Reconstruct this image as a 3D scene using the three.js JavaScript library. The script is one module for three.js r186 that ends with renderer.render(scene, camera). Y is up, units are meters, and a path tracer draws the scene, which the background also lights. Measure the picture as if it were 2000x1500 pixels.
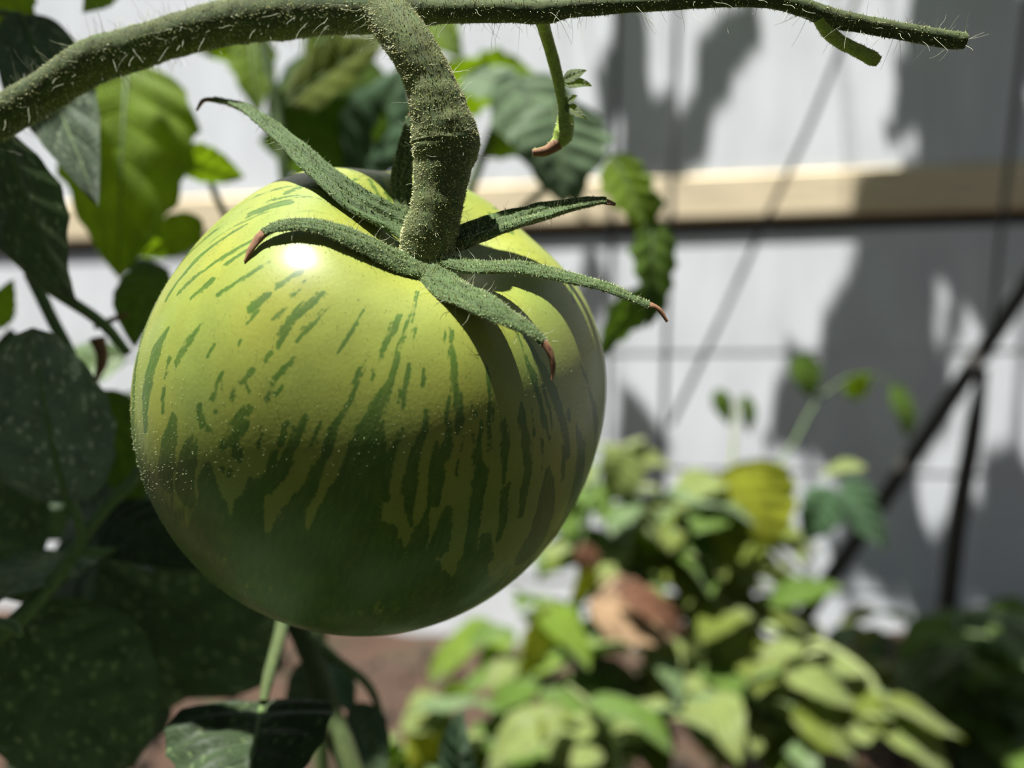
import * as THREE from 'three';
import { mergeGeometries } from 'three/addons/utils/BufferGeometryUtils.js';
import { MeshSurfaceSampler } from 'three/addons/math/MeshSurfaceSampler.js';
import { createNoise3D } from 'simplex-noise';

// ------------------------------------------------------------------ camera, sky, sun, exposure
const H = 0.38, F = 1587;                                   // lens height over the soil (m); focal length in pixels of a 2000 x 1500 frame
const camera = new THREE.PerspectiveCamera(2 * Math.atan(750 / F) * 180 / Math.PI, 2000 / 1500, 0.01, 60);
camera.position.set(0, H, 0);
camera.lookAt(0, H, -1);
camera.focus = 0.099;
camera.userData.fStop = 11.5;
const scene = new THREE.Scene();
const renderer = new THREE.WebGLRenderer({ antialias: true });
renderer.toneMapping = THREE.LinearToneMapping;
renderer.toneMappingExposure = 1.1;
renderer.shadowMap.enabled = true;

function makeSky() {                                        // clear air: deeper overhead, paler towards the horizon, the same all round
  const w = 64, h = 64, data = new Float32Array(w * h * 4);
  for (let j = 0; j < h; j++) {
    const e = ((j + 0.5) / h - 0.5) * Math.PI, k = Math.pow(Math.max(0, Math.sin(e)), 0.6);
    for (let i = 0; i < w; i++) {
      const o = (j * w + i) * 4;
      data[o] = 0.46 * (1 - k) + 0.27 * k; data[o + 1] = 0.50 * (1 - k) + 0.36 * k; data[o + 2] = 0.53 * (1 - k) + 0.50 * k; data[o + 3] = 1;
    }
  }
  const t = new THREE.DataTexture(data, w, h, THREE.RGBAFormat, THREE.FloatType);
  t.mapping = THREE.EquirectangularReflectionMapping; t.magFilter = THREE.LinearFilter; t.needsUpdate = true;
  return t;
}
scene.background = scene.environment = makeSky();
scene.backgroundIntensity = scene.environmentIntensity = 0.42;

const SUN = new THREE.Vector3(-0.22, 0.94, 0.17).normalize();
const sun = new THREE.DirectionalLight(new THREE.Color(1.0, 0.975, 0.935), 12.8);
sun.position.copy(SUN).multiplyScalar(4);
sun.target.position.set(0, 0.3, -0.7);
sun.position.add(sun.target.position);
sun.castShadow = true; sun.shadow.mapSize.set(4096, 4096);
Object.assign(sun.shadow.camera, { left: -2, right: 2, top: 2, bottom: -2, near: 0.1, far: 10 });
scene.add(sun, sun.target);

// ------------------------------------------------------------------ helpers
function rng(a) { return () => { a |= 0; a = a + 0x6D2B79F5 | 0; let t = Math.imul(a ^ a >>> 15, 1 | a); t = t + Math.imul(t ^ t >>> 7, 61 | t) ^ t; return ((t ^ t >>> 14) >>> 0) / 4294967296; }; }
const noise3 = createNoise3D(rng(7));
const V = (x, y, z) => new THREE.Vector3(x, y, z);
const at = (px, py, d) => V((px - 1000) / F * d, H - (py - 750) / F * d, -d);
const lerp = (a, b, t) => a + (b - a) * t, clamp = (x, a, b) => Math.min(b, Math.max(a, x));
const sstep = (x, a, b) => { const t = clamp((x - a) / (b - a), 0, 1); return t * t * (3 - 2 * t); };
const taken = {};
function numbered(n) { const k = taken[n] = (taken[n] ?? -1) + 1; return k ? n + '_' + String(k).padStart(3, '0') : n; }
function mesh(name, geo, mat, parent) {
  const m = new THREE.Mesh(geo, mat); m.name = name; m.castShadow = m.receiveShadow = true;
  (parent ?? scene).add(m); return m;
}
function thing(name, label, category, group) {
  const o = new THREE.Group(); o.name = numbered(name); o.userData = { label, category };
  if (group) o.userData.group = group;
  scene.add(o); return o;
}
function structure(o, label, category) { o.userData.kind = 'structure'; o.userData.label = label; o.userData.category = category; return o; }
const C = (r, g, b) => new THREE.Color().setRGB(r, g, b);

function dataTex(w, h, fn, srgb) {                          // fn(u, v) -> [r, g, b] in 0..1
  const d = new Uint8Array(w * h * 4);
  for (let j = 0; j < h; j++) for (let i = 0; i < w; i++) {
    const c = fn((i + 0.5) / w, (j + 0.5) / h, i, j), o = (j * w + i) * 4;
    d[o] = clamp(c[0], 0, 1) * 255; d[o + 1] = clamp(c[1], 0, 1) * 255; d[o + 2] = clamp(c[2], 0, 1) * 255; d[o + 3] = 255;
  }
  const t = new THREE.DataTexture(d, w, h); t.wrapS = t.wrapT = THREE.RepeatWrapping;
  t.magFilter = t.minFilter = THREE.LinearFilter; if (srgb) t.colorSpace = THREE.SRGBColorSpace; t.needsUpdate = true; return t;
}
const toS = (x) => x <= 0.0031308 ? x * 12.92 : 1.055 * Math.pow(x, 1 / 2.4) - 0.055;

// a tube through points [Vector3, radius], smooth and slightly uneven
function sweep(pts, seg = 40, rad = 14, rough = 0, seed = 0, capEnd = true) {
  const curve = new THREE.CatmullRomCurve3(pts.map((p) => p[0]), false, 'centripetal');
  const n = pts.length, P = [], N = [], U = [], I = [];
  // parameter-matched radii: getPoint (not arc length) so that radii sit at their points
  let side = null, prev = null;
  for (let i = 0; i <= seg; i++) {
    const t = i / seg, c = curve.getPoint(t), T = curve.getTangent(t).normalize();
    if (!side) { side = V(0, 0, 1).cross(T); if (side.length() < 0.1) side = V(0, 1, 0).cross(T); side.normalize(); }
    else { side.sub(T.clone().multiplyScalar(side.dot(T))).normalize(); }
    const up = T.clone().cross(side).normalize();
    const f = t * (n - 1), k = Math.min(n - 2, Math.floor(f)), q = f - k, s = q * q * (3 - 2 * q);
    const r0 = lerp(pts[k][1], pts[k + 1][1], s);
    for (let j = 0; j <= rad; j++) {
      const a = j / rad * Math.PI * 2, dir = side.clone().multiplyScalar(Math.cos(a)).add(up.clone().multiplyScalar(Math.sin(a)));
      const p0 = c.clone().addScaledVector(dir, r0);
      const r = rough ? r0 * (1 + rough * noise3(p0.x * 350 + seed, p0.y * 350, p0.z * 350) + rough * 0.6 * noise3(p0.x * 1100, p0.y * 1100 + seed, p0.z * 1100)) : r0;
      const p = c.clone().addScaledVector(dir, r);
      P.push(p.x, p.y, p.z); N.push(dir.x, dir.y, dir.z); U.push(j / rad, t);
    }
    prev = c;
  }
  const w = rad + 1;
  for (let i = 0; i < seg; i++) for (let j = 0; j < rad; j++) { const a = i * w + j; I.push(a, a + 1, a + w, a + 1, a + w + 1, a + w); }
  if (capEnd) for (const [i, s] of [[0, -1], [seg, 1]]) {
    const b = P.length / 3, c = curve.getPoint(i / seg), T = curve.getTangent(i / seg).multiplyScalar(s);
    P.push(c.x, c.y, c.z); N.push(T.x, T.y, T.z); U.push(0.5, i / seg);
    for (let j = 0; j <= rad; j++) { const k = i * w + j; P.push(P[k * 3], P[k * 3 + 1], P[k * 3 + 2]); N.push(T.x, T.y, T.z); U.push(j / rad, i / seg); }
    for (let j = 0; j < rad; j++) s > 0 ? I.push(b, b + 1 + j, b + 2 + j) : I.push(b, b + 2 + j, b + 1 + j);
  }
  const g = new THREE.BufferGeometry();
  g.setAttribute('position', new THREE.Float32BufferAttribute(P, 3)); g.setAttribute('normal', new THREE.Float32BufferAttribute(N, 3)); g.setAttribute('uv', new THREE.Float32BufferAttribute(U, 2));
  g.setIndex(I);
  if (rough) { const keep = g.attributes.normal; g.computeVertexNormals(); const nn = g.attributes.normal; for (let i = 0; i <= seg; i++) { const a = i * w, b = a + rad; for (const ax of ['X', 'Y', 'Z']) { const m = (nn['get' + ax](a) + nn['get' + ax](b)) / 2; nn['set' + ax](a, m); nn['set' + ax](b, m); } }
    for (let i = 0; i < nn.count; i++) { const d = nn.getX(i) * keep.getX(i) + nn.getY(i) * keep.getY(i) + nn.getZ(i) * keep.getZ(i); if (d < 0) nn.setXYZ(i, -nn.getX(i), -nn.getY(i), -nn.getZ(i)); } }
  return g;
}

// ------------------------------------------------------------------ hairs (trichomes)
const hairMat = new THREE.MeshStandardMaterial({ color: C(0.52, 0.55, 0.38), roughness: 0.55 });
const glandMat = new THREE.MeshStandardMaterial({ color: C(0.52, 0.52, 0.24), roughness: 0.45 });
const sepalGlandMat = new THREE.MeshStandardMaterial({ color: C(0.36, 0.42, 0.19), roughness: 0.5 });
const bloomMat = new THREE.MeshStandardMaterial({ color: C(0.40, 0.45, 0.22), roughness: 0.5 });
function hairProto(bend, r0, r1, k) {                       // unit-length hair along +y
  const pts = []; for (let i = 0; i <= 4; i++) { const t = i / 4; pts.push([V(bend * t * t + k * Math.sin(t * 7) * 0.06, t, k * Math.cos(t * 5) * 0.05 - k * 0.05), lerp(r0, r1, t)]); }
  return sweep(pts, 6, 4, 0, 0, true);
}
const HAIRS = [hairProto(0.25, 0.013, 0.007, 0.6), hairProto(-0.4, 0.013, 0.007, 1), hairProto(0.1, 0.013, 0.006, -0.8), hairProto(0.05, 0.012, 0.006, 0.2)];
const GLAND = new THREE.ConeGeometry(0.22, 1, 5, 1); GLAND.translate(0, 0.45, 0);
function hair(name, geo, n, [l0, l1], tilt, protos, mat, parent, seed, keep) {
  const s = new MeshSurfaceSampler(new THREE.Mesh(geo, mat)); const R = rng(seed); s.setRandomGenerator ? s.setRandomGenerator(R) : (s.randomFunction = R); s.build();
  const p = V(), q = V(), per = protos.map(() => []), m4 = new THREE.Matrix4(), qu = new THREE.Quaternion(), y = V(0, 1, 0), tw = new THREE.Quaternion();
  for (let i = 0; i < n; i++) {
    s.sample(p, q); if (keep && !keep(p, R)) continue;
    const l = l0 + (l1 - l0) * Math.pow(R(), 2), d = q.clone().add(V(R() - 0.5, R() - 0.5, R() - 0.5).multiplyScalar(2 * tilt)).normalize();
    qu.setFromUnitVectors(y, d).multiply(tw.setFromAxisAngle(y, R() * 6.283));
    per[Math.floor(R() * protos.length)].push(m4.clone().compose(p, qu, V(protos.length > 1 ? Math.min(l, 0.0016) * 1.15 : l, l, protos.length > 1 ? Math.min(l, 0.0016) * 1.15 : l)));
  }
  per.forEach((list, k) => {
    if (!list.length) return;
    const im = new THREE.InstancedMesh(protos[k], mat, list.length); list.forEach((m, i) => im.setMatrixAt(i, m));
    im.name = name; im.userData.kind = 'stuff'; im.castShadow = im.receiveShadow = true; parent.add(im);
  });
}

// ------------------------------------------------------------------ materials
const stemTex = dataTex(256, 512, (u, v) => {
  const a = u * 6.283, n = noise3(Math.cos(a) * 1.2, Math.sin(a) * 1.2, v * 22), m = noise3(Math.cos(a) * 5, Math.sin(a) * 5, v * 60), s = noise3(Math.cos(a) * 2.5, Math.sin(a) * 2.5, v * 5);
  const k = 0.8 + 0.18 * n + 0.22 * m; return [toS(clamp((0.62 + 0.10 * s) * k, 0, 1)), toS(clamp(0.72 * k, 0, 1)), toS(clamp(0.55 * k, 0, 1))];
}, true);
const stemMat = new THREE.MeshStandardMaterial({ color: C(0.088, 0.112, 0.034), map: stemTex, roughness: 0.9, bumpMap: stemTex, bumpScale: 0.00004 });
const pedMat = new THREE.MeshStandardMaterial({ color: C(0.12, 0.14, 0.048), map: stemTex, roughness: 0.9, bumpMap: stemTex, bumpScale: 0.00005 });
const youngStemMat = new THREE.MeshStandardMaterial({ color: C(0.46, 0.56, 0.10), map: stemTex, roughness: 0.65 });
const petioleMat = new THREE.MeshStandardMaterial({ color: C(0.17, 0.24, 0.085), map: stemTex, roughness: 0.65 });
const paleStemMat = new THREE.MeshStandardMaterial({ color: C(0.50, 0.52, 0.26), map: stemTex, roughness: 0.7 });
const brownTipMat = new THREE.MeshStandardMaterial({ color: C(0.36, 0.15, 0.085), roughness: 0.8, map: stemTex });

const NVEIN = 6;
function veinField(u, v) {                                  // u -1..1 across, v 0..1 along
  const a = Math.abs(u), mid = Math.exp(-Math.pow(u / 0.035, 2));
  const ph = v * NVEIN - a * 1.1 + (u > 0 ? 0.35 : 0), fr = Math.abs(ph - Math.round(ph)), lat = Math.exp(-Math.pow(fr / 0.07, 2)) * (1 - a * 0.5);
  return { mid, lat };
}
function leafTexture(dust, seed) {
  return dataTex(256, 256, (x, y) => {
    const u = x * 2 - 1, { mid, lat } = veinField(u, y);
    const n = noise3(x * 5 + seed, y * 5, 1.3), f = noise3(x * 40, y * 40 + seed, 5), g = noise3(x * 90, y * 90, seed);
    const spots = sstep(noise3(x * 11 + seed * 3, y * 11, 9) + 0.25 * f, 0.45, 0.95) * dust;
    const k = 0.62 + 0.12 * n + 0.07 * f + 0.05 * g;
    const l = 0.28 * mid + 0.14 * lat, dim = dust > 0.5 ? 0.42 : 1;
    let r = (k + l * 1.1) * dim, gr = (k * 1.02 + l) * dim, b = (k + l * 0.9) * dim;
    r = lerp(r, 1, spots); gr = lerp(gr, 1, spots * 0.75); b = lerp(b, 1, spots * 0.9);
    return [toS(r), toS(gr), toS(b)];
  }, true);
}
const leafTexA = leafTexture(0.15, 1), leafTexB = leafTexture(0.8, 2);
const leafBump = dataTex(256, 256, (x, y) => { const { mid, lat } = veinField(x * 2 - 1, y); const n = 0.5 + 0.5 * noise3(x * 34, y * 34, 3), k = 0.55 + 0.35 * n - 0.4 * lat - 0.4 * mid; return [k, k, k]; });
function leafMat(r, g, b, through, tex = leafTexA, coat = 0.25, coatR = 0.42) {   // the dusty texture goes with downy old leaves
  return new THREE.MeshPhysicalMaterial({ color: C(r, g, b), map: tex, roughness: 0.96, transmission: through, thickness: 0, side: THREE.DoubleSide, specularIntensity: 0.4, clearcoat: coat, clearcoatRoughness: coatR, sheen: tex === leafTexB ? 0.5 : 0, sheenColor: C(0.5, 0.56, 0.5), sheenRoughness: 0.6, bumpMap: leafBump, bumpScale: 0.0004 });
}
const LM = {
  bright: leafMat(0.23, 0.37, 0.008, 0.6, leafTexA, 0.04),
  green: leafMat(0.12, 0.22, 0.016, 0.45, leafTexA, 0.06),
  mature: leafMat(0.29, 0.47, 0.16, 0.3, leafTexB, 0.3),
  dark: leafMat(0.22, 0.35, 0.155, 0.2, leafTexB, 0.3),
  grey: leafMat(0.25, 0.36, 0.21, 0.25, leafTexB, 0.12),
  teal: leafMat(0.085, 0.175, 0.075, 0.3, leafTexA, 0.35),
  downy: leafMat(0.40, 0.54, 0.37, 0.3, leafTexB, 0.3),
  deep: leafMat(0.085, 0.15, 0.05, 0.2, leafTexB, 0.12),  // darker copy of the leaf tint, standing in for shade
  sage: leafMat(0.16, 0.245, 0.125, 0.35, leafTexA, 0.08),
  pale: leafMat(0.24, 0.305, 0.075, 0.4, leafTexA, 0.14),
  yellow: leafMat(0.38, 0.42, 0.014, 0.5, leafTexA, 0.06),
  olive: leafMat(0.19, 0.25, 0.014, 0.5, leafTexA, 0.06),
  brown: leafMat(0.18, 0.08, 0.04, 0.2),
  tan: leafMat(0.42, 0.27, 0.15, 0.3),
};

// ------------------------------------------------------------------ leaves
const profile = (t) => Math.pow(Math.sin(Math.PI * Math.pow(t, 0.72)), 0.85) * (1 - 0.12 * t);
function leafGeo({ L = 1, W = 0.6, curl = 0.5, fold = 0.25, quilt = 0.06, wave = 0.05, serr = 0.07, teeth = 5, seed = 1, nu = 14, nv = 30, twist = 0, round = 0 }) {
  const P = [], U = [], I = [], R = rng(seed * 977 + 3), ph = R() * 6, asym = 0.12 * (R() - 0.5);
  let x = 0, y = 0; const mid = [];
  for (let j = 0; j <= nv; j++) { const t = j / nv, a = curl * (t - 0.35); mid.push([x, y, a]); x += Math.cos(a) / nv; y -= Math.sin(a) / nv; }
  const ex = mid[nv][0], ey = mid[nv][1], chord = Math.hypot(ex, ey), ca = ex / chord, sa = -ey / chord;
  for (let j = 0; j <= nv; j++) {
    const t = j / nv, [mx, my, a] = mid[j];
    for (let i = 0; i <= nu; i++) {
      const u = i / nu * 2 - 1, s = u < 0 ? 1 + asym : 1 - asym;
      const saw = Math.abs(u) > 0.3 ? serr * (Math.abs(((t * teeth + (u > 0 ? 0.4 : 0) + ph) % 1) - 0.35) * 2 - 0.6) * sstep(Math.abs(u), 0.3, 1) * Math.sin(Math.PI * t) : 0;
      const hw = Math.max(0.0, W / L / 2 * (round ? Math.pow(Math.sin(Math.PI * Math.pow(t, 0.9)), 0.55) : profile(t)) * (1 + saw * 2.2)) * s, z = u * hw;
      const q = NVEIN * t - Math.abs(u) * 1.1 + (u > 0 ? 0.35 : 0), bulge = quilt * Math.pow(Math.sin(Math.PI * q), 2) * Math.abs(u) * (1.25 - Math.abs(u)) * 2.2 * hw * 2;
      const h = Math.abs(z) * fold - fold * 0.8 * z * z / (W / L / 2 + 1e-6) + bulge + wave * W / L * Math.sin(t * 9 + ph + (u > 0 ? 1.3 : 0)) * u * u;
      const tw = twist * (t - 0.3), zz = z * Math.cos(tw) - h * Math.sin(tw), hh = z * Math.sin(tw) + h * Math.cos(tw);
      const lx = mx + Math.sin(a) * hh, ly = my + Math.cos(a) * hh;
      P.push((lx * ca - ly * sa) / chord * L, (lx * sa + ly * ca) / chord * L, zz * L / chord); U.push(i / nu, t);
    }
  }
  const w = nu + 1;
  for (let j = 0; j < nv; j++) for (let i = 0; i < nu; i++) { const a = j * w + i; I.push(a, a + 1, a + w, a + 1, a + w + 1, a + w); }
  const g = new THREE.BufferGeometry();
  g.setAttribute('position', new THREE.Float32BufferAttribute(P, 3)); g.setAttribute('uv', new THREE.Float32BufferAttribute(U, 2)); g.setIndex(I); g.computeVertexNormals();
  return g;
}
function basis(b, t, n) {                                   // x along base -> tip, y towards n
  const X = t.clone().sub(b).normalize(), Y = n.clone().sub(X.clone().multiplyScalar(n.dot(X))).normalize(), Z = X.clone().cross(Y);
  return new THREE.Matrix4().makeBasis(X, Y, Z).setPosition(b);
}
let leafSeed = 1;
function leaf(parent, b, t, width, n, mat, o = {}) {
  const L = b.distanceTo(t), g = leafGeo({ L, W: width, seed: o.seed ?? leafSeed++, ...o });
  const m = mesh('leaf', g, mat, parent); m.applyMatrix4(basis(b, t, n));
  if (o.label) m.userData.label = o.label;
  if (o.rib) {                                             // raised midrib on the underside and along the blade
    const pts = [], w = (o.nu ?? 14) + 1, nv = o.nv ?? 30, a = g.attributes.position, c = Math.floor((o.nu ?? 14) / 2);
    for (let j = 0; j <= nv; j += 5) { const k = j * w + c; pts.push([V(a.getX(k), a.getY(k) - 0.00012, a.getZ(k)), lerp(o.rib, o.rib * 0.25, j / nv)]); }
    mesh('midrib', sweep(pts, 18, 6), o.ribMat ?? petioleMat, m);
  }
  return m;
}
function stalk(name, parent, pts, mat = petioleMat, seg = 24, rad = 8) { return mesh(name, sweep(pts, seg, rad, 0.03, 3), mat, parent); }
const pxw = (px, d) => px / F * d;

// ------------------------------------------------------------------ wall, rail, soil
const YAW = -10 * Math.PI / 180, WALL0 = V(0, 0, -1.25), WN = V(Math.sin(YAW), 0, Math.cos(YAW)), WX = V(Math.cos(YAW), 0, -Math.sin(YAW));
function wallHit(px, py) { const d = at(px, py, 1).sub(camera.position), s = WALL0.clone().sub(camera.position).dot(WN) / d.dot(WN); return camera.position.clone().addScaledVector(d, s); }
const paintTex = dataTex(512, 256, (u, v) => { const a = u * 6.283, cx = Math.cos(a), sx = Math.sin(a), n = noise3(cx * 2, sx * 2, v * 6), f = noise3(cx * 40, sx * 40, v * 3), d = noise3(cx * 9, sx * 9, v * 25); const k = 0.93 + 0.03 * n + 0.025 * f - 0.05 * sstep(d, 0.6, 1); return [k, k, k]; }, true);
const paintMat = new THREE.MeshStandardMaterial({ color: C(0.735, 0.775, 0.805), map: paintTex, roughness: 0.7 });
const woodTex = dataTex(512, 128, (u, v) => { const a = u * 6.283, cx = Math.cos(a), sx = Math.sin(a), g = noise3(cx * 1.5, sx * 1.5, v * 26), f = noise3(cx * 12, sx * 12, v * 60); const k = 0.86 + 0.09 * g + 0.06 * f; return [k, k * 0.985, k * 0.96]; }, true);
const woodMat = new THREE.MeshStandardMaterial({ color: C(0.97, 0.85, 0.60), map: woodTex, roughness: 0.75 });
const darkMat = new THREE.MeshStandardMaterial({ color: C(0.10, 0.085, 0.065), roughness: 0.9 });
function plankGeo(w, h, d0, d1, uv = 1) {                   // a lapped board: thin above (d0), thick at its lower edge (d1), a little bevel below
  const s = new THREE.Shape([[0, 0], [d1 - 0.003, 0], [d1, 0.003], [d0, h], [0, h]].map((p) => new THREE.Vector2(...p)));
  const g = new THREE.ExtrudeGeometry(s, { depth: w, bevelEnabled: false, steps: 1 });
  g.rotateY(-Math.PI / 2); g.translate(w / 2, 0, 0);        // profile depth now points to +z, length along x
  const p = g.attributes.position, t = g.attributes.uv; for (let i = 0; i < p.count; i++) t.setXY(i, p.getX(i) / uv, p.getY(i) / uv);
  return g;
}
{
  const wall = new THREE.Group(); wall.name = 'wall_back'; wall.position.copy(WALL0); wall.rotation.y = YAW; scene.add(wall);
  structure(wall, 'white painted board wall behind the tomato plants', 'wall');
  mesh('sheathing', new THREE.BoxGeometry(5, 2.6, 0.1).translate(0, 1.3, -0.13), darkMat, wall);
  const tops = [0.598, 0.425, 0.252, 0.079];
  for (const y of tops) { const h = Math.min(0.173, y + 0.08); mesh('plank', plankGeo(5, h + 0.004, 0.0085, 0.0098), paintMat, wall).position.set(0, y - h, -0.012); }
  for (let k = 0; k < 4; k++) mesh('panel', plankGeo(5, 0.478, 0.010, 0.014), paintMat, wall).position.set(0, 0.688 + k * 0.48, -0.014);
  mesh('backing', new THREE.BoxGeometry(5, 2.6, 0.02).translate(0, 1.3, -0.07), darkMat, wall);
  const rail = new THREE.Group(); rail.name = 'trim_1'; rail.position.copy(WALL0); rail.rotation.y = YAW; scene.add(rail);
  structure(rail, 'bare tan timber rail running along the white wall', 'rail');
  const s = new THREE.Shape([[-0.012, 0.622], [0.002, 0.622], [0.006, 0.627], [0.006, 0.684], [0.002, 0.688], [-0.012, 0.688]].map((p) => new THREE.Vector2(...p)));
  const g = new THREE.ExtrudeGeometry(s, { depth: 5, bevelEnabled: false }); g.rotateY(-Math.PI / 2); g.translate(2.5, 0, 0);
  const p = g.attributes.position, t = g.attributes.uv; for (let i = 0; i < p.count; i++) t.setXY(i, p.getX(i) / 1.2, (p.getY(i) + p.getZ(i)) / 0.1);
  mesh('board', g, woodMat, rail);
}
const soilTex = dataTex(512, 512, (u, v) => {
  const a = u * 6.283, b = v * 6.283, n = noise3(Math.cos(a) * 2 + Math.cos(b) * 2, Math.sin(a) * 2, Math.sin(b) * 2), f = noise3(u * 60, v * 60, 2), g = noise3(u * 140, v * 140, 4), m = noise3(u * 14, v * 14, 8);
  const k = 0.75 + 0.2 * n + 0.22 * f + 0.2 * g, green = sstep(m, 0.35, 0.8) * 0.35;
  return [toS(0.95 * k * (1 - green)), toS(0.66 * k * (1 + green * 0.3)), toS(0.45 * k * (1 - green))];
}, true);
soilTex.repeat.set(4, 4);
const soilMat = new THREE.MeshStandardMaterial({ color: C(0.050, 0.034, 0.021), map: soilTex, roughness: 0.95, bumpMap: soilTex, bumpScale: 0.004 });
const soilH = (x, z) => 0.012 * noise3(x * 4, z * 4, 0) + 0.007 * noise3(x * 14, z * 14, 3) + 0.05 * sstep(x, 0.25, 0.7) * sstep(-z, 0.5, 1.0) ;
{
  const g = new THREE.PlaneGeometry(4.4, 3.4, 160, 130); g.rotateX(-Math.PI / 2); g.translate(0, 0, -0.2);
  const p = g.attributes.position; for (let i = 0; i < p.count; i++) p.setY(i, soilH(p.getX(i), p.getZ(i)) - 0.012);
  g.computeVertexNormals();
  const f = mesh('ground', g, soilMat); structure(f, 'brown bare soil of the vegetable bed', 'soil');
  // clods, one uncountable mass
  const R = rng(55), clod = new THREE.IcosahedronGeometry(1, 1), cp = clod.attributes.position;
  for (let i = 0; i < cp.count; i++) { const k = 1 + 0.25 * noise3(cp.getX(i) * 1.3, cp.getY(i) * 1.3, cp.getZ(i) * 1.3 + 5); cp.setXYZ(i, cp.getX(i) * k, cp.getY(i) * k * 0.7, cp.getZ(i) * k); }
  clod.computeVertexNormals();
  const n = 2600, im = new THREE.InstancedMesh(clod, soilMat, n), m4 = new THREE.Matrix4();
  for (let i = 0; i < n; i++) { const x = (R() - 0.5) * 2.6, z = -0.3 - R() * 0.88, s = 0.002 + 0.008 * Math.pow(R(), 3); im.setMatrixAt(i, m4.compose(V(x, soilH(x, z) - 0.011 + s * 0.3, z), new THREE.Quaternion().setFromEuler(new THREE.Euler(R() * 6, R() * 6, R() * 6)), V(s, s, s))); im.setColorAt(i, C(0.7 + 0.7 * R(), 0.7 + 0.5 * R(), 0.7 + 0.4 * R())); }
  im.name = 'soil_clods'; im.userData = { kind: 'stuff', label: 'crumbly brown soil clods scattered on the bed', category: 'soil' }; im.castShadow = im.receiveShadow = true; scene.add(im);
}

// ------------------------------------------------------------------ the tomato
const TC = at(735, 783, 0.122), TR = 0.0328;
const AX = V(0.345, 0.735, 0.59).normalize();                 // stem end leans towards the lens
const TQ = new THREE.Quaternion().setFromUnitVectors(V(0, 1, 0), AX);
function fruit(th, ph) {                                    // local, stem end up
  const lob = 0.030 * Math.exp(-Math.pow((th - 0.85) / 0.55, 2)), s = Math.sin(th);
  let k = 1 + lob * (0.6 * Math.cos(5 * ph + 1.1) + 0.5 * Math.cos(3 * ph - 0.6)) + 0.004 * Math.cos(2 * ph + 0.7) * s;
  const rho = TR * 1.015 * Math.pow(Math.max(s, 0), 0.93) * k;
  let y = TR * 1.045 * Math.cos(th) * (1 + lob * 0.4 * Math.cos(5 * ph + 1.1));
  y -= TR * 0.24 * Math.exp(-Math.pow(rho / TR / 0.36, 2)) * (th < 1.57 ? 1 : 0.15);
  return V(rho * Math.cos(ph), y, rho * Math.sin(ph));
}
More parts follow.
